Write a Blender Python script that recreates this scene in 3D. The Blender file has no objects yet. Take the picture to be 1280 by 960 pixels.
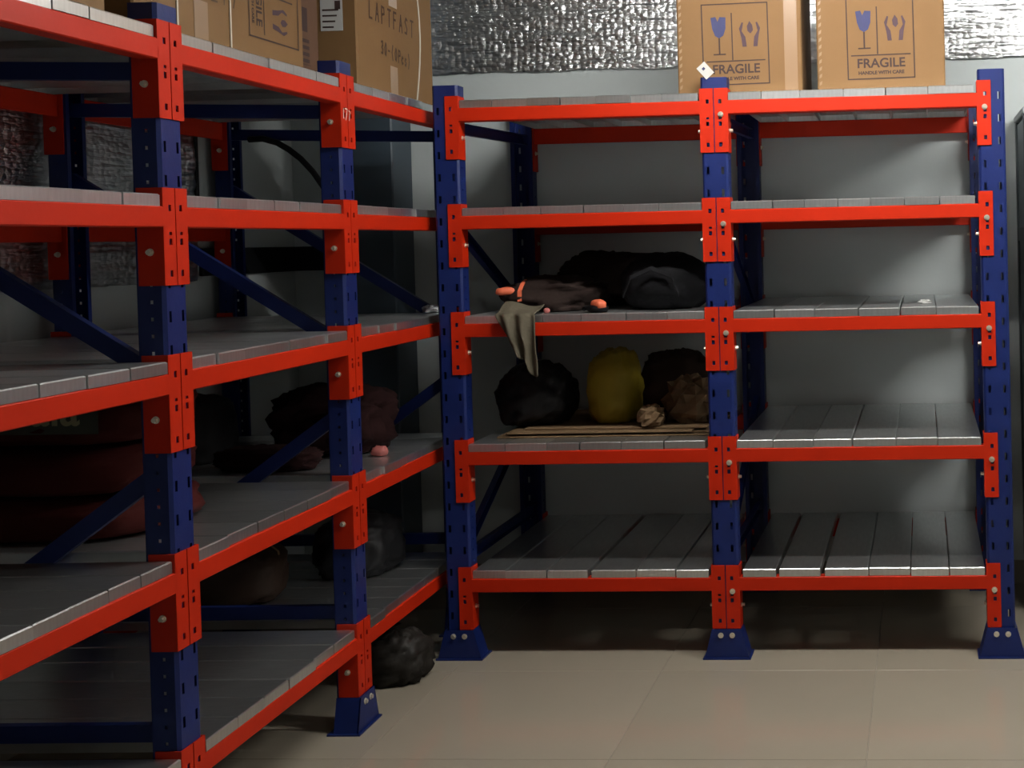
import bpy, bmesh, math, random
from mathutils import Vector, Matrix, noise
random.seed(7)
sc = bpy.context.scene
COL = sc.collection

# ------------------------------------------------------------------ camera
F, YAW, PITCH, ROLL, CZ, CX, CY = 1579.7, -.0587, -.0206, .0230, 1.6036, 1060.56, 329.15
fw = Vector((math.sin(YAW)*math.cos(PITCH), math.cos(YAW)*math.cos(PITCH), math.sin(PITCH)))
rt = Vector((math.cos(YAW), -math.sin(YAW), 0)); dn = fw.cross(rt)
c_, s_ = math.cos(ROLL), math.sin(ROLL)
r2 = c_*rt + s_*dn; d2 = -s_*rt + c_*dn
cam = bpy.data.cameras.new('camera'); camo = bpy.data.objects.new('camera', cam); COL.objects.link(camo)
m3 = Matrix((r2, -d2, -fw)).transposed()
camo.matrix_world = Matrix.Translation((0, 0, CZ)) @ m3.to_4x4()
cam.sensor_width = 36; cam.sensor_fit = 'HORIZONTAL'; cam.lens = F/1280*36
cam.shift_x = -(CX-640)/1280; cam.shift_y = (CY-480)/1280
cam.clip_start = .02
sc.camera = camo
# ------------------------------------------------------------------ world, exposure, lamps
w = bpy.data.worlds.new('world'); sc.world = w; w.use_nodes = True
w.node_tree.nodes['Background'].inputs[0].default_value = (.5, .55, .6, 1)
w.node_tree.nodes['Background'].inputs[1].default_value = .01
sc.view_settings.view_transform = 'Standard'; sc.view_settings.look = 'None'
sc.view_settings.gamma = 1; sc.view_settings.use_curve_mapping = False
sc.view_settings.exposure = -.12
CEIL = 3.0
# ceiling tube lamps: centre x, y, direction (0 = along x, 1 = along y), watts
LAMPS = [(-.45, 3.8, 0, 140), (1.35, 3.7, 0, 190), (1.8, -.9, 0, 24)]

# ------------------------------------------------------------------ materials
MATS = {}
def mat(name, col, rough=.5, metal=0., var=.12, vscale=6., bump=0., bscale=40., spec=.5, rand=0., detail=4., coat=0.):
    if name in MATS: return MATS[name]
    m = bpy.data.materials.new(name); m.use_nodes = True; nt = m.node_tree; N = nt.nodes; L = nt.links
    b = N['Principled BSDF']
    tc = N.new('ShaderNodeTexCoord')
    no = N.new('ShaderNodeTexNoise'); no.inputs['Scale'].default_value = vscale; no.inputs['Detail'].default_value = detail
    L.new(tc.outputs['Object'], no.inputs['Vector'])
    mr = N.new('ShaderNodeMapRange'); mr.inputs[3].default_value = 1-var; mr.inputs[4].default_value = 1+var
    L.new(no.outputs['Fac'], mr.inputs['Value'])
    fac = mr.outputs[0]
    if rand:
        oi = N.new('ShaderNodeObjectInfo'); m2 = N.new('ShaderNodeMapRange')
        m2.inputs[3].default_value = 1-rand; m2.inputs[4].default_value = 1+rand
        L.new(oi.outputs['Random'], m2.inputs['Value'])
        mm = N.new('ShaderNodeMath'); mm.operation = 'MULTIPLY'
        L.new(fac, mm.inputs[0]); L.new(m2.outputs[0], mm.inputs[1]); fac = mm.outputs[0]
    mx = N.new('ShaderNodeVectorMath'); mx.operation = 'SCALE'; mx.inputs[0].default_value = col
    L.new(fac, mx.inputs['Scale']); L.new(mx.outputs[0], b.inputs['Base Color'])
    b.inputs['Roughness'].default_value = rough; b.inputs['Metallic'].default_value = metal
    b.inputs['Specular IOR Level'].default_value = spec
    b.inputs['Coat Weight'].default_value = coat; b.inputs['Coat Roughness'].default_value = .15
    if bump:
        n2 = N.new('ShaderNodeTexNoise'); n2.inputs['Scale'].default_value = bscale; n2.inputs['Detail'].default_value = 5
        L.new(tc.outputs['Object'], n2.inputs['Vector'])
        bp = N.new('ShaderNodeBump'); bp.inputs['Strength'].default_value = bump; bp.inputs['Distance'].default_value = .01
        L.new(n2.outputs['Fac'], bp.inputs['Height']); L.new(bp.outputs[0], b.inputs['Normal'])
    MATS[name] = m
    return m
RED = mat('orange_red_paint', (.41, .015, .001), .5, var=.10, vscale=9, bump=.04, bscale=60, spec=.2)
BLUE = mat('blue_paint', (.0042, .0125, .085), .42, var=.14, vscale=8, bump=.05, bscale=60, spec=.35)
GALV = mat('galvanised_steel', (.70, .72, .72), .30, metal=.96, var=.16, vscale=14, bump=.05, bscale=90, rand=.16)
ZINC = mat('zinc_bolt', (.75, .70, .58), .32, metal=.8, var=.1)
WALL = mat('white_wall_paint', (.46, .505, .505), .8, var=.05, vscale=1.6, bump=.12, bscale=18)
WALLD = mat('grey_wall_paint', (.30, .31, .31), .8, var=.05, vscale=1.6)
CEILM = mat('ceiling_paint', (.28, .28, .27), .9, var=.04)
TILE = mat('cream_floor_tile', (.285, .252, .195), .10, var=.06, vscale=2.2, rand=.03, bump=.012, bscale=5)
GROUT = mat('floor_grout', (.24, .215, .17), .8, var=.1, vscale=20)
SKIRT = mat('skirting_tile', (.26, .235, .19), .3, var=.06)
CARD = mat('cardboard', (.145, .075, .023), .8, var=.07, vscale=5, bump=.06, bscale=22)
CARD2 = mat('cardboard_dark', (.075, .033, .014), .75, var=.08, vscale=5, bump=.06, bscale=22)
TAPE = mat('packing_tape', (.21, .13, .072), .3, var=.06)
STRAP = mat('white_strap', (.46, .41, .33), .4, var=.05)
INK = mat('brown_ink', (.028, .012, .010), .8, var=.2, vscale=40)
INKB = mat('blue_ink', (.026, .029, .085), .8, var=.2, vscale=30)
INKP = mat('purple_ink', (.045, .022, .032), .8, var=.2, vscale=30)
INKH = mat('marker_ink', (.055, .025, .010), .8, var=.25, vscale=40)
PAPER = mat('white_paper', (.40, .40, .385), .7, var=.06, vscale=20)
SLATE = mat('slate_paint', (.05, .07, .09), .45, var=.1, vscale=3)
CABF = mat('cabinet_frame_paint', (.045, .058, .062), .4, var=.08)
CABP = mat('cabinet_panel_paint', (.085, .115, .125), .35, var=.08)
CABD = mat('cabinet_lower_paint', (.032, .042, .045), .35, var=.08)
CABT = mat('cabinet_top_rim', (.22, .245, .25), .4, var=.05)
BLACK = mat('black_cloth', (.004, .004, .005), .8, var=.3, vscale=20, bump=.3, bscale=30, spec=.12)
BLACKP = mat('black_plastic', (.004, .004, .005), .6, var=.3, vscale=10, bump=.25, bscale=16, spec=.3)
BROWNC = mat('dark_brown_cloth', (.016, .010, .0085), .9, var=.3, vscale=14, bump=.3, bscale=30, spec=.12)
OLIVE = mat('olive_cloth', (.085, .074, .052), .85, var=.18, vscale=12, bump=.25, bscale=80, spec=.12)
ORANGE = mat('orange_fabric', (.60, .12, .05), .6, var=.15, vscale=20)
PINK = mat('pink_fabric', (.30, .08, .07), .6, var=.15, vscale=20)
YELLOW = mat('yellow_plastic', (.20, .145, .006), .6, var=.16, vscale=9, bump=.2, bscale=14, spec=.3)
KRAFT = mat('kraft_paper', (.13, .083, .045), .85, var=.2, vscale=9, bump=.2, bscale=20, spec=.12)
SACKB = mat('brown_plastic_sack', (.034, .021, .015), .5, var=.3, vscale=9, bump=.3, bscale=16, spec=.12)
REDS = mat('red_woven_sack', (.035, .004, .003), .8, var=.25, vscale=9, bump=.25, bscale=22, spec=.12)
MAROON = mat('maroon_cloth', (.012, .0035, .0035), .9, var=.35, vscale=9, bump=.3, bscale=24, spec=.12)
LABELK = mat('dark_green_print', (.02, .024, .015), .6, var=.2)
LETTER = mat('pale_green_print', (.20, .19, .10), .6, var=.2)
RUBBER = mat('black_rubber', (.012, .012, .013), .5, var=.2, spec=.12)
STRIPE = mat('dark_stripe', (.010, .011, .012), .5, var=.15, spec=.12)
DARKIN = mat('dark_rubble_bag', (.012, .010, .008), .6, var=.5, vscale=14, bump=.4, bscale=18, spec=.3)
def foil_mat():
    m = mat('silver_foil', (.72, .74, .76), .30, metal=1., var=.08, vscale=10)
    nt = m.node_tree; N = nt.nodes; L = nt.links; b = N['Principled BSDF']
    tc = N.new('ShaderNodeTexCoord'); mp = N.new('ShaderNodeMapping'); mp.inputs['Scale'].default_value = (34, 48, 40)
    L.new(tc.outputs['UV'], mp.inputs['Vector'])
    vo = N.new('ShaderNodeTexVoronoi'); vo.inputs['Scale'].default_value = 1.0; vo.inputs['Randomness'].default_value = .55
    L.new(mp.outputs[0], vo.inputs['Vector'])
    no = N.new('ShaderNodeTexNoise'); no.inputs['Scale'].default_value = .55; no.inputs['Detail'].default_value = 6
    mp2 = N.new('ShaderNodeMapping'); mp2.inputs['Scale'].default_value = (9, 75, 30)
    L.new(tc.outputs['UV'], mp2.inputs['Vector']); L.new(mp2.outputs[0], no.inputs['Vector'])
    b1 = N.new('ShaderNodeBump'); b1.inputs['Strength'].default_value = .50; b1.inputs['Distance'].default_value = .012; b1.invert = True
    L.new(vo.outputs['Distance'], b1.inputs['Height'])
    b2 = N.new('ShaderNodeBump'); b2.inputs['Strength'].default_value = .75; b2.inputs['Distance'].default_value = .02
    L.new(no.outputs['Fac'], b2.inputs['Height']); L.new(b1.outputs[0], b2.inputs['Normal'])
    L.new(b2.outputs[0], b.inputs['Normal'])
    return m
FOIL = foil_mat()

# ------------------------------------------------------------------ helpers
class MB:
    def __init__(s): s.v = []; s.f = []
    def add(s, vs, fs):
        o = len(s.v); s.v += [tuple(p) for p in vs]; s.f += [tuple(i+o for i in f) for f in fs]
    def box(s, x0, x1, y0, y1, z0, z1, ch=0.):
        if ch <= 0:
            s.add([(x0,y0,z0),(x1,y0,z0),(x1,y1,z0),(x0,y1,z0),(x0,y0,z1),(x1,y0,z1),(x1,y1,z1),(x0,y1,z1)],
                  [(0,3,2,1),(4,5,6,7),(0,1,5,4),(1,2,6,5),(2,3,7,6),(3,0,4,7)])
        else:
            bm = bmesh.new(); bmesh.ops.create_cube(bm, size=1)
            for v in bm.verts:
                v.co = Vector(((x0+x1)/2+v.co.x*(x1-x0), (y0+y1)/2+v.co.y*(y1-y0), (z0+z1)/2+v.co.z*(z1-z0)))
            bmesh.ops.bevel(bm, geom=bm.edges[:], offset=ch, segments=1, affect='EDGES')
            s.bm(bm)
        return s
    def bm(s, bm, mtx=None):
        bm.verts.index_update()
        if mtx: bmesh.ops.transform(bm, matrix=mtx, verts=bm.verts[:])
        s.add([v.co[:] for v in bm.verts], [[v.index for v in f.verts] for f in bm.faces]); bm.free()
    def prism(s, poly, fn, a, b):
        """poly 2D ccw, fn(u, v, w) -> xyz, extruded from w=a to w=b"""
        n = len(poly)
        vs = [fn(u, v, a) for u, v in poly] + [fn(u, v, b) for u, v in poly]
        fs = [tuple(range(n))[::-1], tuple(range(n, 2*n))] + [(i, (i+1) % n, n+(i+1) % n, n+i) for i in range(n)]
        s.add(vs, fs); return s
    def tube(s, pts, r, n=8):
        pts = [Vector(p) for p in pts]; rings = []
        up = Vector((0, 0, 1))
        for i, p in enumerate(pts):
            t = (pts[min(i+1, len(pts)-1)]-pts[max(i-1, 0)]).normalized()
            a = t.cross(up)
            if a.length < .05: a = t.cross(Vector((1, 0, 0)))
            a.normalize(); b = t.cross(a)
            rings.append([p + r*(math.cos(2*math.pi*k/n)*a + math.sin(2*math.pi*k/n)*b) for k in range(n)])
        vs = [q for R_ in rings for q in R_]
        fs = [(i*n+k, i*n+(k+1) % n, (i+1)*n+(k+1) % n, (i+1)*n+k) for i in range(len(pts)-1) for k in range(n)]
        fs += [tuple(range(n))[::-1], tuple((len(pts)-1)*n+k for k in range(n))]
        s.add(vs, fs); return s
    def bar(s, a, b, wv, t):
        """rectangular bar from a to b, half-width vector wv, half-thickness vector t"""
        a, b, wv, t = map(Vector, (a, b, wv, t)); vs = []
        for p in (a, b): vs += [p-wv-t, p+wv-t, p+wv+t, p-wv+t]
        s.add(vs, [(0,3,2,1),(4,5,6,7),(0,1,5,4),(1,2,6,5),(2,3,7,6),(3,0,4,7)]); return s
    def mesh(s, name, m, smooth=False):
        me = bpy.data.meshes.new(name); me.from_pydata(s.v, [], s.f); me.materials.append(m)
        bm = bmesh.new(); bm.from_mesh(me); bmesh.ops.recalc_face_normals(bm, faces=bm.faces[:]); bm.to_mesh(me); bm.free()
        if smooth:
            for p in me.polygons: p.use_smooth = True
        return me
    def build(s, name, m, parent=None, smooth=False):
        return ob(name, s.mesh(name, m, smooth), parent)
def ob(name, data, parent=None, loc=None, rot=None):
    o = bpy.data.objects.new(name, data); COL.objects.link(o)
    if parent: o.parent = parent
    if loc: o.location = loc
    if rot: o.rotation_euler = rot
    return o
def tag(o, label, cat, group=None, kind=None):
    if label: o['label'] = label
    if cat: o['category'] = cat
    if group: o['group'] = group
    if kind: o['kind'] = kind
    return o
def thing(name, label, cat, loc=(0, 0, 0), rz=0., group=None):
    return tag(ob(name, None, None, loc, (0, 0, rz)), label, cat, group)
def struct(o, label=None):
    o['kind'] = 'structure'
    if label: o['label'] = label
    return o
def plate(mb, us, vs, holes, fn, t):
    """sheet over grid us x vs with holes (set of cell (i,j)), thickness t along w of fn(u,v,w)"""
    nu, nv = len(us), len(vs)
    idx = {}
    V = []
    def vid(i, j, k):
        if (i, j, k) not in idx: idx[(i, j, k)] = len(V); V.append(fn(us[i], vs[j], t*k))
        return idx[(i, j, k)]
    Fc = []
    solid = lambda i, j: 0 <= i < nu-1 and 0 <= j < nv-1 and (i, j) not in holes
    for i in range(nu-1):
        for j in range(nv-1):
            if (i, j) in holes: continue
            a, b, c, d = (i, j), (i+1, j), (i+1, j+1), (i, j+1)
            Fc.append(tuple(vid(*p, 0) for p in (a, b, c, d))); Fc.append(tuple(vid(*p, 1) for p in (d, c, b, a)))
            for (p, q, ni, nj) in ((a, b, i, j-1), (b, c, i+1, j), (c, d, i, j+1), (d, a, i-1, j)):
                if not solid(ni, nj): Fc.append((vid(*p, 0), vid(*p, 1), vid(*q, 1), vid(*q, 0)))
    mb.add(V, Fc)

# ------------------------------------------------------------------ the room
BW, LW, RW, FW = 5.80, -2.955, 3.9, -2.8      # back, left, right, front wall planes
fl = MB().box(LW-.1, RW+.1, FW-.1, BW+.1, -.08, -.0025).build('floor', GROUT); struct(fl, 'cream glazed tile floor with fine joints')
TS = .80
tme = MB().box(-TS/2+.0012, TS/2-.0012, -TS/2+.0012, TS/2-.0012, -.012, 0, .0008).mesh('floor_tile', TILE)
ix0 = math.floor((LW+.2)/TS)-1
for i in range(-5, 9):
    for j in range(-15, 3):
        x = -.205+TS/2+i*TS; y = 4.64+TS/2+j*TS
        if x+TS/2 < LW or x-TS/2 > RW or y+TS/2 < FW or y-TS/2 > BW: continue
        sx0, sx1 = max(x-TS/2, LW), min(x+TS/2, RW); sy0, sy1 = max(y-TS/2, FW), min(y+TS/2, BW)
        if sx1-sx0 < .02 or sy1-sy0 < .02: continue
        o = ob('floor_tile', tme, fl, ((sx0+sx1)/2, (sy0+sy1)/2, 0)); o.scale = ((sx1-sx0)/TS, (sy1-sy0)/TS, 1)
struct(MB().box(LW-.1, RW+.1, BW, BW+.1, 0, CEIL).build('wall_back', WALL), 'pale grey painted wall behind the two-bay rack')
struct(MB().box(LW-.1, LW, FW, BW, 0, CEIL).build('wall_left', WALL), 'pale grey painted wall behind the long rack')
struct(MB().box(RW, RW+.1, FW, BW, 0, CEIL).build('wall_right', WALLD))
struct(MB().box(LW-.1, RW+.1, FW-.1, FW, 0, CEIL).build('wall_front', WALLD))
struct(MB().box(LW-.1, RW+.1, FW-.1, BW+.1, CEIL, CEIL+.08).build('ceiling', CEILM))
struct(MB().box(LW, RW, BW-.012, BW, 0, .11, .003).build('baseboard_back', SKIRT))
struct(MB().box(LW, LW+.012, FW, BW-.012, 0, .11, .003).build('baseboard_left', SKIRT))

LAMPB = mat('lamp_body', (.8, .8, .8), .4)
for (lx, ly, along, watt) in LAMPS:
    t = thing('tube_light', ('left' if lx < 0 else 'right') + ' one of two white ceiling batten lamps in front of the racks' if ly > 2 else 'white ceiling batten lamp behind the viewer', 'lamp', (lx, ly, CEIL), math.pi/2*along, 'ceiling tube lamps')
    EMIT = bpy.data.materials.new('lamp_tube'); EMIT.use_nodes = True
    b_ = EMIT.node_tree.nodes['Principled BSDF']; b_.inputs['Emission Color'].default_value = (1, .975, .93, 1)
    b_.inputs['Emission Strength'].default_value = watt/(math.pi*2*math.pi*.013*1.2)
    MB().box(-.62, .62, -.03, .03, -.04, 0, .006).build('lamp_body', LAMPB, t)
    MB().tube([(-.6, 0, -.075), (.6, 0, -.075)], .013, 8).build('lamp_tube', EMIT, t, True)
    for sx in (-1, 1): MB().box(sx*.612-.011, sx*.612+.011, -.02, .02, -.095, -.04, .003).build('lamp_holder', LAMPB, t)

# ------------------------------------------------------------------ racks
BH = .2434                                    # connector height
LV = [2.1815, 1.766, 1.3499, .8541, .3594]    # connector tops
DEP = .92; PD = .07; PW = .1; TOP = LV[0]+.042
def post_mesh():
    mb = MB(); t = .0025; ch = .008
    pitch, sh, sw = .085, .028, .010
    us = [-PW/2+ch, -.033, -.023, .023, .033, PW/2-ch]
    vs = [.01]; rows = []
    z = .155
    while z+sh < TOP-.02:
        rows.append(len(vs)); vs += [z, z+sh]; z += pitch
    vs.append(TOP)
    holes = {(i, j) for j in rows for i in (1, 3)}
    plate(mb, us, vs, holes, lambda u, v, k: (u, k, v), t)
    for s in (-1, 1):
        # chamfer strip then flange with bolt holes, then inner lip
        x0, x1 = s*(PW/2-ch), s*PW/2
        mb.add([(x0, 0, .01), (x1, ch, .01), (x1, ch, TOP), (x0, 0, TOP), (x0, t, .01), (x1-s*t, ch, .01), (x1-s*t, ch, TOP), (x0, t, TOP)],
               [(0,1,2,3), (7,6,5,4), (0,4,5,1), (3,2,6,7)])
        us2 = [ch, .030, .038, PD]; vs2 = [.01]; r2_ = []; z = .16
        while z < TOP-.03:
            r2_.append(len(vs2)); vs2 += [z, z+.009]; z += .0425
        vs2.append(TOP)
        plate(mb, us2, vs2, {(1, j) for j in r2_}, lambda u, v, k, s=s: (s*(PW/2-k), u, v), t)
        mb.box(min(s*(PW/2), s*(PW/2-.018)), max(s*(PW/2), s*(PW/2-.018)), PD-t, PD, .01, TOP)
    return mb.mesh('upright_post', BLUE)
def foot_mesh():
    mb = MB(); y0, t = -.012, .004
    mb.prism([(-.085, .006), (.085, .006), (.056, .115), (-.056, .115)], lambda u, v, k: (u, y0+k, v), 0, t)
    for s in (-1, 1):
        mb.add([(s*.085, y0, .006), (s*.056, y0, .115), (s*.056, PD, .115), (s*.085, PD, .006),
                (s*.081, y0, .006), (s*.052, y0, .115), (s*.052, PD, .115), (s*.081, PD, .006)],
               [(0,1,2,3), (7,6,5,4), (0,4,5,1), (1,5,6,2), (2,6,7,3), (3,7,4,0)])
    mb.box(-.092, .092, -.02, PD+.02, 0, .006)
    return mb.mesh('foot_plate', BLUE)
def hex_bolt(r, h, nrm):
    """washer + hex head along nrm: '-y', '+x', '-x'"""
    mb = MB()
    fn = {'-y': lambda u, v, k: (u, -k, v), '+x': lambda u, v, k: (k, u, v), '-x': lambda u, v, k: (-k, u, v)}[nrm]
    mb.prism([(1.45*r*math.cos(a*math.pi/6), 1.45*r*math.sin(a*math.pi/6)) for a in range(12)], fn, 0, h*.2)
    mb.prism([(r*math.cos(a*math.pi/3), r*math.sin(a*math.pi/3)) for a in range(6)], fn, h*.2, h)
    return mb.mesh('bolt', ZINC)
def conn_mesh(side):
    """connector to the right (+1) or left (-1) of the post centre; origin post centre, z = top"""
    mb = MB(); t = .004; s = side
    us = [.002, .018, .030, .052]
    zs = [-BH, -.222, -.206, -.143, -.127, -.118, -.110, -.058, -.042, 0]
    holes = {(1, 1), (1, 3), (1, 5), (1, 7)}
    plate(mb, us, zs, holes, lambda u, v, k: (s*u, -t-.001+k, v), t)
    mb.box(min(s*.0505, s*.0545), max(s*.0505, s*.0545), -t-.001, .062, -BH, 0)
    return mb.mesh('connector', RED)
def beam_mesh(L, lip=0.):
    mb = MB()
    prof = [(-.005, -.096), (-.002, -.099), (.042, -.099-lip), (.045, -.096-lip), (.045, -.049), (.042, -.0465), (-.002, -.0465), (-.005, -.049)]
    mb.prism(prof, lambda u, v, k: (k, u, v), 0, L)
    return mb.mesh('beam', RED)
def panel_mesh():
    mb = MB(); W, Lp, H, t, ch = 1., DEP+PD-.008, .030, .0015, .003
    # unit width channel (scaled in x when placed), chamfered outer shell
    x0, x1, y0, y1 = 0, W, 0, Lp; cx = ch/.15
    o = [(x0, y0, -H), (x1, y0, -H), (x1, y1, -H), (x0, y1, -H), (x0, y0, -ch), (x1, y0, -ch), (x1, y1, -ch), (x0, y1, -ch),
         (x0+cx, y0+ch, 0), (x1-cx, y0+ch, 0), (x1-cx, y1-ch, 0), (x0+cx, y1-ch, 0)]
    f = [(0,1,5,4), (1,2,6,5), (2,3,7,6), (3,0,4,7), (4,5,9,8), (5,6,10,9), (6,7,11,10), (7,4,8,11), (8,9,10,11)]
    tx = t/.15
    i = [(x0+tx, y0+t, -H), (x1-tx, y0+t, -H), (x1-tx, y1-t, -H), (x0+tx, y1-t, -H), (x0+tx, y0+t, -ch-t), (x1-tx, y0+t, -ch-t), (x1-tx, y1-t, -ch-t), (x0+tx, y1-t, -ch-t)]
    f += [(16,17,13,12), (17,18,14,13), (18,19,15,14), (19,16,12,15), (19,18,17,16), (0,12,13,1), (1,13,14,2), (2,14,15,3), (3,15,12,0)]
    mb.add(o+i, f)
    return mb.mesh('shelf_panel', GALV)
POST, FOOT = post_mesh(), foot_mesh()
CONN = {1: conn_mesh(1), -1: conn_mesh(-1)}
BOLT_F, BOLT_P, BOLT_N, BOLT_FOOT = hex_bolt(.0075, .014, '-y'), hex_bolt(.0065, .012, '+x'), hex_bolt(.0065, .012, '-x'), hex_bolt(.0075, .008, '-y')
PANEL = panel_mesh()

GAPS = {(3,1,4,0): .012, (3,1,4,1): .017, (3,1,4,2): .003, (3,1,4,4): .004, (3,0,4,2): .014, (3,0,4,4): .006, (3,1,3,2): .005, (3,1,2,2): .004, (3,1,2,3): .005, (4,1,0,0): .008}
def rack(label, origin, rz, frames, seams, brace, front_bolts, seed):
    rnd = random.Random(seed)
    R_ = thing('steel_rack', label, 'shelving rack', origin, rz)
    for fx in frames:
        for rear in (0, 1):
            p = ob('upright_post', POST, R_, (fx, DEP+PD if rear else 0, 0), (0, 0, math.pi if rear else 0))
            ob('foot_plate', FOOT, p)
            for s in (-1, 1): ob('bolt', BOLT_FOOT, p, (s*.022, -.012, .092))
        # frame braces
        yf, yr = .045, DEP+.03
        for (a, za, b, zb) in brace:
            ya, yb = (yf if a == 'f' else yr), (yf if b == 'f' else yr)
            A, B = Vector((fx, ya, za)), Vector((fx, yb, zb)); d = (B-A).normalized()
            n = d.cross(Vector((1, 0, 0)))
            mb = MB()
            mb.bar(A, B, n*.022, (.0015, 0, 0))
            mb.bar(A+n*.021+Vector((.011, 0, 0)), B+n*.021+Vector((.011, 0, 0)), n*.0012, (.011, 0, 0))
            mb.bar(A-n*.021+Vector((.011, 0, 0)), B-n*.021+Vector((.011, 0, 0)), n*.0012, (.011, 0, 0))
            o = mb.build('brace', BLUE, R_)
    for b in range(len(frames)-1):
        x0, x1 = frames[b]+.0545, frames[b+1]-.0545
        bme, bmr = beam_mesh(x1-x0), beam_mesh(x1-x0, .02)
        for k, zt in enumerate(LV):
            for rear in (0, 1):
                if rear:
                    bo = ob('beam', bmr, R_, (x1, DEP+PD, zt), (0, 0, math.pi))
                else:
                    bo = ob('beam', bme, R_, (x0, 0, zt))
                # connectors: local frame of the beam starts at its own x0
                ob('connector', CONN[1], bo, (-.0545, 0, 0)); ob('connector', CONN[-1], bo, (x1-x0+.0545, 0, 0))
                if not rear:
                    if (b, 0) in front_bolts: ob('bolt', BOLT_F, bo, (-.0545+.026, -.005, -.100))
                    if (b, 1) in front_bolts: ob('bolt', BOLT_F, bo, (x1-x0+.0545-.026, -.005, -.100))
                ob('bolt', BOLT_P, bo, (.0002, .030, -.160)); ob('bolt', BOLT_N, bo, (x1-x0-.0002, .030, -.160))
            # deck panels
            ss = seams.get((b, k))
            if not ss:
                n = 6 if (b+k) % 3 else 7
                wd = (x1-x0-.004)/n; cuts = [x0+.002+i*wd for i in range(n+1)]
                cuts = [c + (rnd.uniform(-.012, .012) if 0 < i < n else 0) for i, c in enumerate(cuts)]
            else: cuts = ss
            for i in range(len(cuts)-1):
                g = GAPS.get((len(frames), b, k, i), rnd.choice([.001, .0015, .002, .004]))
                o = ob('shelf_panel', PANEL, R_, (max(cuts[i]+.0006, x0+.0006), rnd.uniform(-.006, .004), zt-.0163+rnd.uniform(-.0002, .0012)),
                       (rnd.uniform(-.001, .001), 0, 0))
                o.scale = (max(cuts[i+1]-g, cuts[i]+.03)-max(cuts[i]+.0006, x0+.0006), 1, 1)
    return R_
RX = -.7799
rseams = {(1,0): [1.1,1.227,1.374,1.539,1.7,1.859,2.030], (1,1): [1.101,1.262,1.383,1.509,1.633,1.762,1.895,2.030],
          (1,2): [1.1,1.258,1.41,1.579,1.738,1.872,2.032], (1,3): [1.1,1.24,1.395,1.545,1.709,1.867,2.031],
          (1,4): [1.112,1.251,1.426,1.595,1.755,1.902,2.038], (0,4): [.056,.186,.351,.523,.698,.855,.982], (0,3): [.056,.201,.365,.493,.654,.82,.982]}
BR_R = [('f', 2.065, 'r', 2.085), ('f', 1.69, 'r', 1.27), ('r', .87, 'f', .41), ('f', .385, 'r', .385)]
rack('two-bay blue and orange steel rack standing against the back wall', (RX-1.0445, 4.779, 0), 0, [0, 1.0445, 2.0945], rseams, BR_R, {(1, 0), (1, 1)}, 3)
LANG = math.pi/2 + .025
def lpos(y): return (-1.9032 - .025*(y-4.1106), y, 0)
lf = 1.0351
lseams = {(1,0): [1.0351+.055, 1.0351+.219, 1.0351+.357, 1.0351+.521, 1.0351+.667, 1.0351+.819, 1.0351+.980]}
CHALK = mat('chalk_white', (.6, .5, .45), .9)
BR_L = [('f', 2.06, 'r', 2.09), ('r', 1.86, 'f', 1.285), ('f', 1.06, 'r', .42), ('f', .385, 'r', .385)]
LR = rack('long blue and orange steel rack receding along the left wall', lpos(4.1106-2*lf), LANG, [0, lf, 2*lf, 3*lf], lseams, BR_L, set(), 5)

FL0 = bpy.data.meshes.new('chalk_mark'); _v = []; _f = []
for st in ([(-.034, 0), (-.034, .034)], [(-.024, .034), (-.004, .034), (-.018, -.004)], [(.006, .03), (.016, .026), (.008, -.004)]):
    for (a, b) in zip(st[:-1], st[1:]):
        d = Vector((b[0]-a[0], b[1]-a[1])).normalized()*.002; n_ = len(_v)
        _v += [(2*lf+a[0]-d.y, -.0058, LV[0]-.148+a[1]+d.x), (2*lf+b[0]-d.y, -.0058, LV[0]-.148+b[1]+d.x), (2*lf+b[0]+d.y, -.0058, LV[0]-.148+b[1]-d.x), (2*lf+a[0]+d.y, -.0058, LV[0]-.148+a[1]-d.x)]
        _f.append((n_, n_+1, n_+2, n_+3))
FL0.from_pydata(_v, [], _f); FL0.materials.append(CHALK); ob('chalk_mark', FL0, LR)

# ------------------------------------------------------------------ foil insulation on the walls
def foil_sheet(name, label, u0, u1, z0, z1, fn, nu, nv, seed, group=None):
    me = bpy.data.meshes.new(name); V = []; Fc = []
    for j in range(nv+1):
        for i in range(nu+1):
            u = u0+(u1-u0)*i/nu; v = z0+(z1-z0)*j/nv
            if j == 0: v += .010*noise.noise((u*6, seed, 0))+.004*noise.noise((u*40, seed, 3))
            d = .016 + .009*noise.noise((u*1.5, v*22, seed)) + .004*noise.noise((u*16, v*40, seed+5)) + .0025*noise.noise((u*70, v*70, seed+9))
            V.append(fn(u, v, max(d, .002)))
    for j in range(nv):
        for i in range(nu):
            a = j*(nu+1)+i; Fc.append((a, a+1, a+nu+2, a+nu+1))
    me.from_pydata(V, [], Fc); me.materials.append(FOIL)
    uv = me.uv_layers.new(name='uv')
    for p in me.polygons:
        for li, vi in zip(p.loop_indices, p.vertices):
            uv.data[li].uv = (u0+(u1-u0)*(vi % (nu+1))/nu, z0+(z1-z0)*(vi // (nu+1))/nv)
        p.use_smooth = True
    o = ob(name, me)
    so = o.modifiers.new('thick', 'SOLIDIFY'); so.thickness = .0015; so.offset = 0
    return tag(o, label, 'foil', group)
foil_sheet('foil_sheet', 'crinkled silver foil insulation hung on the back wall above the boxes', -2.93, 2.2, 2.405, 2.99, lambda u, v, d: (u, BW-d, v), 620, 70, 1.3)
foil_sheet('foil_sheet', 'crinkled silver foil insulation hung on the wall behind the long rack', 1.2, 4.97, 1.49, 2.99, lambda u, v, d: (LW+d, u, v), 300, 120, 4.1)
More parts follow.
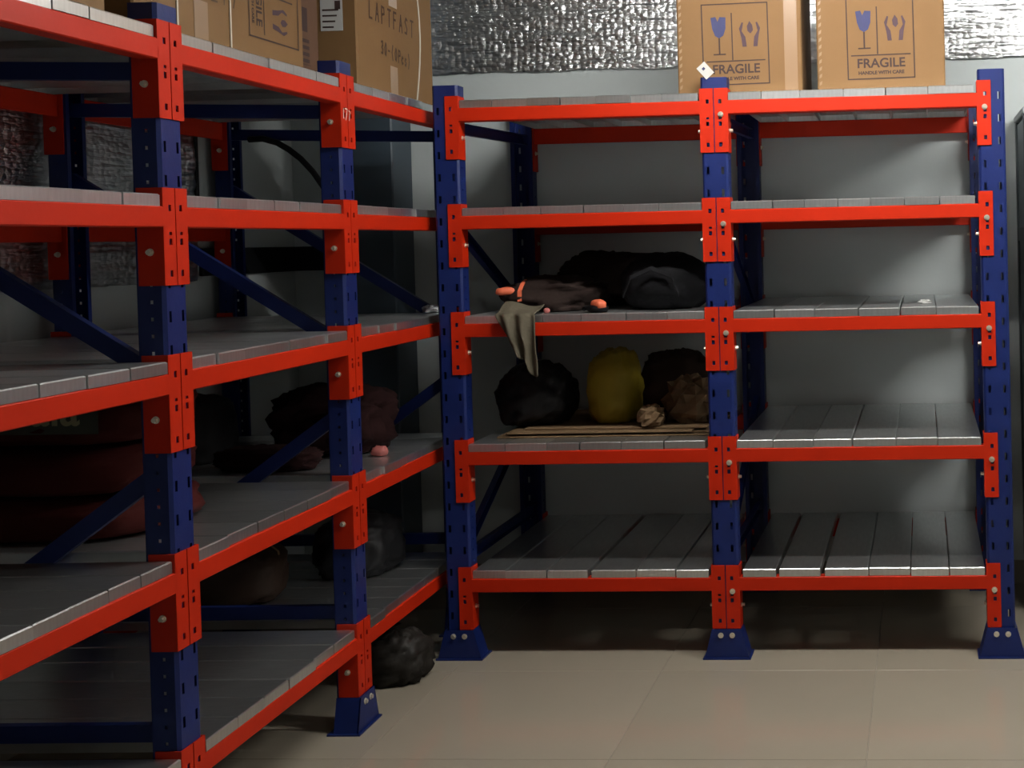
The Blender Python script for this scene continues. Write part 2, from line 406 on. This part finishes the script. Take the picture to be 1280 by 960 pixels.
tag(MB().tube([(LW+.012, 4.985, 2.9-.1*i+0) for i in range(12)] , .011, 8).build('wall_cord', RUBBER, None, True), 'dark cord hanging down the left wall beside the foil edge', 'cord')
t = thing('wall_stripe', 'dark horizontal trunking running round the back left corner of the walls', 'stripe', (LW, BW, 1.562))  # plain dark stripe on the walls, one run each side of the corner
MB().box(.001, .020, -.80, -.021, -.057, .057, .003).build('side_run', STRIPE, t)
MB().box(.001, .32, -.020, -.001, -.057, .057, .003).build('back_run', STRIPE, t)

# slate column in the corner
t = thing('corner_column', 'narrow dark slate column standing on the floor in the back left corner', 'column', (-2.50, 5.67, 0))
MB().box(-.13, .13, -.11, .112, .0, CEIL-.002, .006).build('shaft', SLATE, t)
MB().box(-.137, .137, -.118, -.1105, 0, .10, .002).build('plinth', SLATE, t)

# steel cabinet at the right edge
CX0 = .435
t = thing('steel_cabinet', 'tall dark teal steel cabinet just right of the two-bay rack', 'cabinet', (CX0, 5.30, 0))
cd, cw, chh = .48, .85, 2.13
MB().box(.012, cw, .012, cd, .05, chh-.03, .002).build('carcass', CABD, t)
for (y0, y1) in ((0, .05), (cd-.05, cd)):
    MB().box(-.004, .0115, y0, y1, .05, chh-.03, .002).build('side_stile', CABF, t)
MB().box(-.008, cw+.008, -.008, cd+.004, chh-.0295, chh, .004).build('top_cap', CABT, t)
MB().box(.003, .0115, .0505, cd-.0505, 1.63, chh-.04, .001).build('upper_side_panel', CABP, t)
MB().box(-.002, .0115, .0505, cd-.0505, 1.57, 1.6295, .001).build('side_rail', CABF, t)
MB().box(.004, .0115, .0505, cd-.0505, .06, 1.5695, .001).build('lower_side_panel', CABD, t)
for s in (0, 1):
    dr = MB().box(.03+s*.4, .425+s*.4, -.006, .0115, .07, chh-.05, .003).build('door', CABP, t)
    MB().box(.385+s*.06, .400+s*.06, -.03, -.0065, 1.0, 1.14, .003).build('handle', ZINC, dr)
for x in (.03, cw-.05):
    for y in (.02, cd-.04): MB().box(x, x+.03, y, y+.03, 0, .05).build('leg', CABF, t)

# ------------------------------------------------------------------ cartons
def text_mesh(body, size, bold=0., space=1.):
    cu = bpy.data.curves.new('txt', 'FONT'); cu.body = body; cu.size = size; cu.offset = bold; cu.align_x = 'CENTER'; cu.space_character = space
    o = bpy.data.objects.new('txt', cu); COL.objects.link(o)
    me = bpy.data.meshes.new_from_object(o.evaluated_get(bpy.context.evaluated_depsgraph_get()))
    bpy.data.objects.remove(o); bpy.data.curves.remove(cu)
    return me
class Flat:
    """flat print in 2D, placed by fn(u, v) -> xyz"""
    def __init__(s): s.v = []; s.f = []
    def poly(s, pts): o = len(s.v); s.v += list(pts); s.f.append(tuple(range(o, o+len(pts))))
    def rect(s, u0, v0, u1, v1): s.poly([(u0, v0), (u1, v0), (u1, v1), (u0, v1)])
    def line(s, pts, wd):
        for (a, b) in zip(pts[:-1], pts[1:]):
            d = Vector((b[0]-a[0], b[1]-a[1])); l = d.length
            if l < 1e-6: continue
            d /= l; n = Vector((-d.y, d.x))*wd/2; e = d*wd*.4
            A, B = Vector(a)-e, Vector(b)+e
            s.poly([tuple(A-n), tuple(B-n), tuple(B+n), tuple(A+n)])
    def text(s, body, size, u, v, bold=0., sx=1.):
        me = text_mesh(body, size, bold); o = len(s.v)
        s.v += [(u+p.co.x*sx, v+p.co.y) for p in me.vertices]; s.f += [tuple(i+o for i in p.vertices) for p in me.polygons]
        bpy.data.meshes.remove(me)
    def build(s, name, m, parent, fn):
        me = bpy.data.meshes.new(name); me.from_pydata([fn(*p) for p in s.v], [], s.f); me.materials.append(m)
        return ob(name, me, parent)
GLY = {'L': [[(0,1),(0,0),(.7,0)]], 'A': [[(0,0),(.4,1),(.8,0)],[(.15,.4),(.65,.4)]], 'P': [[(0,0),(0,1),(.6,.95),(.65,.6),(0,.5)]],
       'T': [[(0,1),(.8,1)],[(.4,1),(.4,0)]], 'F': [[(0,0),(0,1),(.7,1)],[(0,.55),(.5,.55)]], 'S': [[(.65,.9),(.3,1),(.05,.75),(.6,.35),(.5,.05),(0,.08)]],
       'E': [[(.7,1),(0,1),(0,0),(.7,0)],[(0,.5),(.5,.5)]], 'R': [[(0,0),(0,1),(.6,.95),(.6,.6),(0,.5),(.7,0)]],
       'Z': [[(0,1),(.7,1),(0,0),(.7,0)],[(.15,.5),(.6,.5)]], '1': [[(.3,1),(.3,0)]], '7': [[(0,1),(.7,1),(.25,0)]],
       '3': [[(0,.95),(.5,1),(.55,.7),(.2,.5),(.6,.35),(.5,.03),(0,.05)]], '0': [[(.3,1),(0,.6),(.1,.1),(.4,0),(.6,.4),(.5,.9),(.3,1)]],
       '(': [[(.4,1.1),(.1,.5),(.4,-.1)]], ')': [[(.1,1.1),(.4,.5),(.1,-.1)]], 'c': [[(.5,.5),(.2,.6),(0,.3),(.2,0),(.5,.1)]],
       's': [[(.45,.55),(.15,.6),(.1,.4),(.45,.2),(.3,0),(0,.05)]], '-': [[(0,.5),(.5,.5)]], 'p': [[(0,-.3),(0,.6),(.5,.5),(.45,.1),(0,.1)]], ' ': []}
def hand(fl_, body, u, v, h, wd, adv=.62, rise=0.):
    for ch in body:
        for st in GLY[ch]: fl_.line([(u+a*h*.55+b*h*.05, v+b*h) for a, b in st], wd)
        u += h*adv; v += rise*h
def fragile(box, fn):
    """printed mark about 0.255 wide and 0.31 high; fn(u, v) places it (centre 0, 0)"""
    a = Flat(); W, H = .1275, .155; lw = .0046
    a.line([(-W, -H), (W, -H), (W, H), (-W, H), (-W, -H)], lw)
    a.line([(-.012, -.060), (-.012, .118)], lw); a.line([(-W+.015, -.065), (W-.015, -.065)], lw)
    a.line([(-.062, .022), (-.062, -.036)], .006); a.line([(-.084, -.038), (-.040, -.038)], .005)
    a.text('FRAGILE', .049, 0, -.112, .0010, 1.02)
    a.text('HANDLE WITH CARE', .0175, 0, -.138, .0007, 1.05)
    a.build('fragile_print', INK, box, fn)
    g = Flat()
    pts = [(-.0935, .104), (-.0875, .060), (-.078, .034), (-.062, .024), (-.046, .034), (-.0365, .060), (-.0345, .104), (-.058, .106), (-.068, .085), (-.064, .082), (-.074, .107)]
    g.poly(pts); g.build('glass_symbol', INKB, box, fn)
    h = Flat()
    for s, cx in ((1, .018), (-1, .096)):
        X = lambda u: cx+s*u
        h.poly([(X(0), .050), (X(.008), .048), (X(.022), .025), (X(.026), -.012), (X(.010), -.012), (X(.006), .022)])
        h.poly([(X(0), .050), (X(-.002), .058), (X(.009), .082), (X(.015), .080), (X(.008), .048)])
    h.poly([(.057, .086), (.047, .066), (.049, .048), (.060, .038), (.070, .050), (.068, .070)])
    h.build('hands_symbol', INKP, box, fn)
def carton(label, cx, cy, zb, wx, wy, hz, rz=0., m=CARD):
    t = thing('cardboard_box', label, 'box', (cx, cy, zb), rz, 'cartons on the top shelves')
    mb = MB(); mb.box(-wx/2, wx/2, -wy/2, wy/2, .001, hz-.006, .005); mb.build('carton_body', m, t)
    for s in (-1, 1):   # closed top flaps
        fo = MB().box(-wx/2+.002, wx/2-.002, min(s*.001, s*(wy/2-.002)), max(s*.001, s*(wy/2-.002)), hz-.0058, hz, .0015); fo.build('top_flap', m, t)
    MB().box(-wx/2-.0012, wx/2+.0012, -.025, .025, hz, hz+.0012).build('tape', TAPE, t)
    return t
ST = [z-.0145 for z in LV]
zb = ST[0]
# two fragile boxes on the two-bay rack
def frontfn(wy, u0, v0, rot=0.):
    c, s = math.cos(rot), math.sin(rot)
    return lambda u, v: (u0+c*u-s*v, -wy/2-.0012, v0+s*u+c*v)
def edge_scallops(t, x, wy, h):
    f = Flat()
    for i in range(int(h/.028)): z = .02+i*.028; f.poly([(x-.006, z), (x+.004, z+.006), (x+.006, z+.020), (x-.004, z+.014)])
    f.build('edge_tape', TAPE, t, lambda u, v: (u, -wy/2-.0010, v))
bx = carton('left of the two cardboard boxes printed FRAGILE, behind the white tag', -.689, 4.86+.22, zb, .482, .44, .50)
fragile(bx, frontfn(.44, -.689+.689-.014, .192, .012)); edge_scallops(bx, -.228, .44, .48)
MB().box(.175, .225, -.2216, -.2204, .002, .494).build('tape', TAPE, bx)
bx = carton('right of the two cardboard boxes printed FRAGILE, nearer the end post', -.1435, 4.86+.22, zb, .491, .44, .50)
fragile(bx, frontfn(.44, .000, .198, .010)); edge_scallops(bx, -.232, .44, .48)
# long rack cartons: visible faces look along +x
def sidefn(wx, y0, v0, rot=0.):
    c, s = math.cos(rot), math.sin(rot)
    return lambda u, v: (wx/2+.0012, y0+c*u-s*v, v0+s*u+c*v)
def strap(t, wx, wy, hz, y, bow=0., wd=.008):
    mb = MB(); n = 10
    for i in range(n):
        a, b = i/n, (i+1)/n
        ya, yb = y+bow*math.sin(a*math.pi), y+bow*math.sin(b*math.pi)
        mb.bar((wx/2+.002, ya, a*(hz-.002)+.001), (wx/2+.002, yb, b*(hz-.002)+.001), (0, wd/2, 0), (.0012, 0, 0))
    mb.box(-wx/2, wx/2+.003, y-wd/2, y+wd/2, hz+.0012, hz+.003)
    mb.build('strap', STRAP, t)
# box nearest the camera
b0 = carton('plain cardboard box at the near left end above the long rack', -1.955-.28, 2.62, zb, .56, .68, .52, .025)
# strapped box
wy1 = 3.99-3.065
b1 = carton('strapped cardboard box with sideways FRAGILE print on the long rack', -1.975-.29, (3.99+3.065)/2, zb, .58, wy1, .55, .025)
o1 = -(3.99+3.065)/2
strap(b1, .58, wy1, .55, 3.262+o1); strap(b1, .58, wy1, .55, 3.535+o1)
fragile(b1, sidefn(.58, 3.80+o1, .205, -math.pi/2))
f = Flat(); hand(f, 'PAZ17', 3.33+o1, .142, .075, .006, .72); f.build('marker_writing', INKH, b1, sidefn(.58, 0, 0))
MB().box(.2905, .2915, 3.345+o1, 3.415+o1, .002, .13).build('tape', TAPE, b1)
# recessed box between
b2 = carton('dark recessed cardboard box wedged between two cartons on the long rack', -2.03-.20, 4.10, zb, .40, .185, .50, .025, CARD2)
f = Flat(); f.rect(-.06, .05, .03, .052); f.rect(-.06, .03, .03, .034)
for k in range(4): f.rect(-.05, .058+k*.022, .02, .070+k*.022)
f.rect(-.05, .16, .01, .24); f.build('box_print', INK, b2, sidefn(.40, 0, 0))
# far box
wy3 = .735
b3 = carton('tall handwritten cardboard box with a white label at the far end of the long rack', -1.98-.28, 4.35+wy3/2, zb, .56, wy3, .56, .025)
o3 = -(4.35+wy3/2)
strap(b3, .56, wy3, .56, 4.895+o3, .055, .009)
f = Flat(); hand(f, 'LAPTFAST', 4.46+o3, .270, .062, .009, .90, -.02); hand(f, '30-(0Pcs)', 4.56+o3, .155, .045, .008, .72, -.05)
f.build('marker_writing', INKH, b3, sidefn(.56, 0, 0))
MB().box(.2805, .2815, 4.64+o3, 4.72+o3, .345, .555).build('tape', TAPE, b3)
MB().box(.2805, .2815, 4.64+o3, 4.71+o3, .002, .12).build('tape', TAPE, b3)
MB().box(.153, .232, -wy3/2-.002, -wy3/2-.0008, .205, .32).build('shipping_label', PAPER, b3)
f = Flat()
for k in range(4): f.rect(.160, .215+k*.02, .200+.006*k, .221+k*.02)
f.rect(.205, .28, .225, .31); f.build('label_print', INK, b3, lambda u, v: (u, -wy3/2-.0025, v))

# paper tag stuck on the middle post
t = thing('paper_tag', 'small tilted white paper tag stuck on top of the middle post', 'tag', (-.808, 4.7735, 2.249), 0)
t.rotation_euler = (0, -.72, 0)
MB().box(-.020, .020, -.0012, .0, -.028, .028).build('tag_card', PAPER, t)
f = Flat(); f.rect(-.006, .004, .005, .014); f.build('tag_print', INKB, t, lambda u, v: (u, -.0018, v))

# ------------------------------------------------------------------ soft things
def lump(size, seed, nu=44, nv=26, sq=.75, amp=.12, fold=.10, freq=2.2, floor=True, neck=None):
    """closed crumpled body, base at z=0; size = full extents"""
    sx, sy, sz = size; mb = MB(); V = []
    for j in range(nv+1):
        ph = -math.pi/2+math.pi*j/nv
        for i in range(nu):
            th = 2*math.pi*i/nu
            cp, sp, ct, st = math.cos(ph), math.sin(ph), math.cos(th), math.sin(th)
            q = lambda x: math.copysign(abs(x)**sq, x)
            d = Vector((q(cp)*q(ct), q(cp)*q(st), q(sp)))
            p = d*freq
            n1 = noise.noise(p+Vector((seed*3.1, seed, 0)))
            n2 = 1-abs(noise.noise(p*2.1+Vector((seed, 7, seed*2))))*2
            n3 = 1-abs(noise.noise(p*5+Vector((3, seed, 1))))*2
            r = 1+amp*n1+fold*(n2-.5)+fold*.45*(n3-.5)
            x, y, z = d.x*r*sx/2, d.y*r*sy/2, d.z*r*sz/2
            z = max(z+sz*.40, 0) if floor else z
            V.append((x, y, z))
    Fc = []
    for j in range(nv):
        for i in range(nu):
            a, b = j*nu+i, j*nu+(i+1) % nu
            Fc.append((a, b, b+nu, a+nu))
    mb.add(V, Fc)
    return mb
def clean(o):
    bm = bmesh.new(); bm.from_mesh(o.data); bmesh.ops.remove_doubles(bm, verts=bm.verts[:], dist=1e-5)
    bmesh.ops.recalc_face_normals(bm, faces=bm.faces[:]); bm.to_mesh(o.data); bm.free()
    return o
def heap(name, label, cat, loc, size, seed, m, rz=0., parts=(), group=None, **kw):
    t = thing(name, label, cat, loc, rz, group)
    clean(lump(size, seed, **kw).build('body', m, t, True))
    for p in parts: p(t)
    return t
def neck(r, h, at, m, lean=(0, 0)):
    def go(t):
        mb = MB(); n = 14; rings = []
        for k, (zz, rr) in enumerate([(0, 1.6), (.25, .9), (.42, .55), (.5, .5), (.62, .9), (.82, 1.3), (1, 1.5)]):
            rings.append([(at[0]+lean[0]*zz+r*rr*(1+.18*math.sin(5*a*2*math.pi/n+k))*math.cos(2*math.pi*a/n), at[1]+lean[1]*zz+r*rr*math.sin(2*math.pi*a/n), at[2]+h*zz) for a in range(n)])
        mb.add([p for r_ in rings for p in r_], [(i*n+k, i*n+(k+1) % n, (i+1)*n+(k+1) % n, (i+1)*n+k) for i in range(len(rings)-1) for k in range(n)])
        mb.build('tied_neck', m, t, True)
    return go
def ribbon(name, pts, wd, m, th=.004):
    """band along pts (local), width vector wd"""
    def go(t):
        mb = MB(); w_ = Vector(wd)
        P = [Vector(p) for p in pts]
        for a, b in zip(P[:-1], P[1:]):
            n = (b-a).cross(w_).normalized()*th
            mb.bar(a, b, w_/2, n/2)
        mb.build(name, m, t)
    return go
def pad(name, at, size, m, seed, rz=0.):
    def go(t):
        o = clean(lump(size, seed, 20, 12, .8, .08, .05).build(name, m, t, True)); o.location = at; o.rotation_euler = (0, 0, rz)
    return go

z3, z4, z5 = ST[2], ST[3], ST[4]
# --- two-bay rack, third shelf: jacket, hanging cloth, black holdall
heap('crumpled_jacket', 'dark brown jacket with orange trim heaped on the third shelf', 'jacket', (-1.505, 5.09, z3), (.40, .36, .15), 2.2, BROWNC,
     amp=.2, fold=.16, freq=2.0, parts=(
     ribbon('orange_trim', [(-.085, -.195, .045), (-.087, -.185, .085), (-.083, -.155, .115), (-.08, -.12, .128)], (.016, 0, .002), ORANGE),
     pad('orange_cuff', (-.145, -.165, .070), (.085, .05, .035), ORANGE, 4., .3),
     pad('pink_tab', (.035, -.235, .0), (.024, .02, .022), PINK, 6.)))
heap('rolled_coat', 'dark coat bundled behind the brown jacket on the third shelf', 'coat', (-1.36, 5.47, z3), (.46, .30, .25), 5.4, BROWNC, amp=.16, fold=.14)
t = heap('work_glove', 'orange-palmed glove lying in front of the dark bundles on the third shelf', 'glove', (-1.262, 4.83, z3), (.075, .10, .035), 8.1, BLACK, .5, amp=.1, fold=.1,
     nu=24, nv=14, parts=(pad('orange_palm', (.0, -.012, .010), (.05, .085, .045), ORANGE, 3., .1),))
t.rotation_euler = (0, .0, .55)
for k in range(4):
    MB().tube([(-.024+k*.016, .035, .012), (-.026+k*.017, .07, .016), (-.026+k*.017, .095, .010)], .0075, 8).build('finger', BLACK, t, True)
heap('black_holdall', 'big rounded black bag at the middle post on the third shelf', 'bag', (-1.035, 5.05, z3), (.36, .34, .25), 3.3, BLACK, sq=.92, amp=.06, fold=.06, parts=(
     ribbon('carry_strap', [(-.13, -.20, .06), (-.10, -.205, .13), (-.02, -.19, .165), (.06, -.195, .135), (.09, -.205, .06)], (.0, .006, .016), BLACK),))
# hanging cloth over the front edge
def hanging_cloth():
    nu, nv = 26, 34; V = []; Fc = []
    for j in range(nv+1):
        s = j/nv
        for i in range(nu+1):
            u = i/nu
            if s < .35:      # on the shelf, from the heap to the edge
                k = s/.35; y = 4.885-.12*k; z = z3+.008+.035*(1-k)**1.3*(.85+.3*math.sin(u*5+1))
            else:
                k = (s-.35)/.65
                L_ = .145+.085*min(1, max(0, (u-.15)/.55))+.012*math.sin(u*9)
                y = 4.765-.012*math.sin(min(k*6, math.pi/2))-.016*(1-k*.4); z = z3+.004-k*L_
            taper = 1-.42*max(0, (s-.35)/.65)
            cxm = -1.562+.045*max(0, (s-.35)/.65)
            x = cxm+(u-.5)*.155*taper+.006*noise.noise((u*4, s*5, 2.))
            y += (.013*math.sin(u*15+2*s)+.010*noise.noise((u*5, s*4, 1.)))*min(1, s*2.2)-.012
            V.append((x, y, z))
    for j in range(nv):
        for i in range(nu): a = j*(nu+1)+i; Fc.append((a, a+1, a+nu+2, a+nu+1))
    me = bpy.data.meshes.new('hanging_cloth'); me.from_pydata(V, [], Fc); me.materials.append(OLIVE)
    for p in me.polygons: p.use_smooth = True
    o = ob('hanging_cloth', me); m_ = o.modifiers.new('t', 'SOLIDIFY'); m_.thickness = .004; m_.offset = 1
    return tag(o, 'olive cloth hanging over the front edge of the third shelf', 'cloth')
hanging_cloth()
# --- fourth shelf: flat cardboard, black sack, yellow sack, brown sack, kraft paper
for k, (x0, x1, y0, y1, zz, r) in enumerate([(-1.70, -.86, 4.90, 5.52, .0, .01), (-1.67, -.84, 4.93, 5.56, .0075, -.012), (-1.66, -.92, 4.90, 5.50, .015, .006), (-1.60, -.86, 4.95, 5.50, .0225, -.02)]):
    t = thing('flat_cardboard', ['lowest flattened cardboard sheet under the black sack', 'second flattened cardboard sheet from the bottom of the pile', 'third flattened cardboard sheet from the bottom of the pile', 'topmost flattened cardboard sheet under the yellow sack'][k],
              'cardboard', ((x0+x1)/2, (y0+y1)/2, z4+zz), r, 'flattened cardboard pile')
    hx, hy = (x1-x0)/2, (y1-y0)/2
    MB().box(-hx, hx, -hy, hy*.1, 0, .006, .001).build('sheet', KRAFT, t); MB().box(-hx, hx, hy*.1+.003, hy, 0, .006, .001).build('flap', KRAFT, t)
zc = z4+.030
heap('black_sack', 'black plastic sack slumped at the left end of the fourth shelf', 'sack', (-1.605, 5.14, zc), (.32, .34, .27), 9.2, BLACKP, sq=.85, amp=.10, fold=.12)
heap('yellow_sack', 'dull yellow plastic sack standing in the middle of the fourth shelf', 'sack', (-1.275, 5.13, zc), (.215, .24, .33), 4.7, YELLOW, sq=.8, amp=.10, fold=.08)
heap('brown_plastic_sack', 'brown plastic sack leaning behind the yellow sack on the fourth shelf', 'sack', (-1.08, 5.45, zc), (.32, .20, .29), 6.6, SACKB, sq=.85, amp=.1, fold=.12)
def crumple(name, label, cat, loc, size, seed, m, rz):
    t = thing(name, label, cat, loc, rz)
    mb = lump(size, seed, 16, 10, .9, .28, .30, 2.6); o = clean(mb.build('crumpled_sheet', m, t)); return t
crumple('kraft_paper', 'crumpled brown kraft paper beside the middle post on the fourth shelf', 'paper', (-.955, 5.12, zc), (.20, .24, .20), 3.9, KRAFT, .3)
crumple('kraft_paper', 'flattened crumpled kraft paper just right of the yellow sack', 'paper', (-1.095, 4.985, zc), (.10, .12, .09), 7.4, KRAFT, -.2)
# scrap of paper on the right bay
crumple('paper_scrap', 'tiny white paper scrap on the third shelf of the right bay', 'paper', (.008, 4.985, z3), (.05, .045, .018), 1.1, PAPER, 0)
# --- long rack, fourth shelf
def red_sack(label, loc, size, seed, rz=0., m=REDS, parts=()):
    return heap('woven_sack', label, 'sack', loc, size, seed, m, rz, parts, 'red woven sacks', sq=.55, amp=.05, fold=.05, freq=1.6)
def sack_print(t):
    f = Flat(); f.poly([(-.28, .035), (.285, .035), (.285, .15), (-.28, .15)])
    f.build('dark_print_panel', LABELK, t, lambda u, v: (u, -.218, v))
    f = Flat(); f.text('ala', .13, .165, .060, .002, 1.0); f.build('sack_lettering', LETTER, t, lambda u, v: (u, -.2192, v))
red_sack('lowest dark red woven sack stacked on the long rack', (-2.47, 3.42, z4), (.74, .46, .125), 2.5)
red_sack('middle dark red woven sack of the stack on the long rack', (-2.47, 3.41, z4+.122), (.72, .44, .14), 6.1, .02)
red_sack('topmost red woven sack with pale lettering on the long rack', (-2.46, 3.42, z4+.256), (.71, .43, .17), 8.3, -.01, parts=(sack_print,))
heap('black_sack', 'black rounded sack behind the near post of the long rack', 'sack', (-2.67, 4.46, z4), (.25, .30, .27), 3.6, BLACKP, amp=.05, fold=.05)
heap('maroon_clothes', 'heap of maroon clothes by the middle post on the long rack', 'clothes', (-2.24, 4.66, z4), (.42, .32, .27), 7.7, MAROON, amp=.2, fold=.2, parts=(
     pad('pink_scrap', (.10, -.19, .05), (.09, .03, .04), PINK.copy() if False else MATS['maroon_cloth'], 2.),))
heap('maroon_clothes', 'folded maroon garment lying under the clothes heap on the long rack', 'clothes', (-2.30, 4.28, z4), (.36, .16, .09), 1.9, MAROON, amp=.12, fold=.14)
tag(clean(lump((.06, .05, .04), 5.5, 18, 10, .9, .2, .2).build('pink_rag', PINK, None, True)), 'small pink rag on the fourth shelf right of the middle post', 'rag').location = (-2.01, 4.53, z4)
# --- long rack, lowest shelf
heap('wrapped_bundle', 'brown bundle wrapped in clear plastic on the lowest shelf', 'bundle', (-2.56, 4.42, z5), (.42, .36, .20), 4.4, SACKB, .35, sq=.55, amp=.05, fold=.07, parts=(
     ribbon('plastic_seam', [(.19, -.10, .02), (.205, -.06, .09), (.19, -.02, .16), (.15, .0, .19)], (.004, .012, 0), MATS['packing_tape'], .002),))
heap('black_sack', 'dark sack right of the wrapped bundle on the lowest shelf', 'sack', (-2.22, 4.80, z5), (.30, .36, .24), 8.8, BLACKP, amp=.1, fold=.1)
# --- floor bag
heap('black_sack', 'crumpled dark rubbish bag on the floor under the long rack', 'bag', (-1.985, 4.56, 0), (.24, .22, .20), 6.9, DARKIN, amp=.13, fold=.16, parts=(neck(.02, .05, (-.02, -.03, .17), DARKIN, (.03, -.02)),))
# crumpled foil on the far end of the third shelf
crumple('foil_scrap', 'crumpled foil scrap at the far end of the long rack third shelf', 'foil', (-2.00, 5.03, z3), (.07, .06, .035), 2.7, MATS['silver_foil'], .2)
# hose draped from the far frame of the long rack
pts = [(-2.78, 5.10, 2.066), (-2.72, 5.10, 2.068), (-2.66, 5.10, 2.050), (-2.61, 5.10, 2.020), (-2.56, 5.10, 1.980), (-2.51, 5.10, 1.925), (-2.47, 5.10, 1.865), (-2.44, 5.10, 1.81), (-2.42, 5.10, ST[1]+.013)]
tag(MB().tube(pts, .013, 8).build('rubber_hose', RUBBER, None, True), 'black rubber hose draped down from the far frame of the long rack', 'hose')
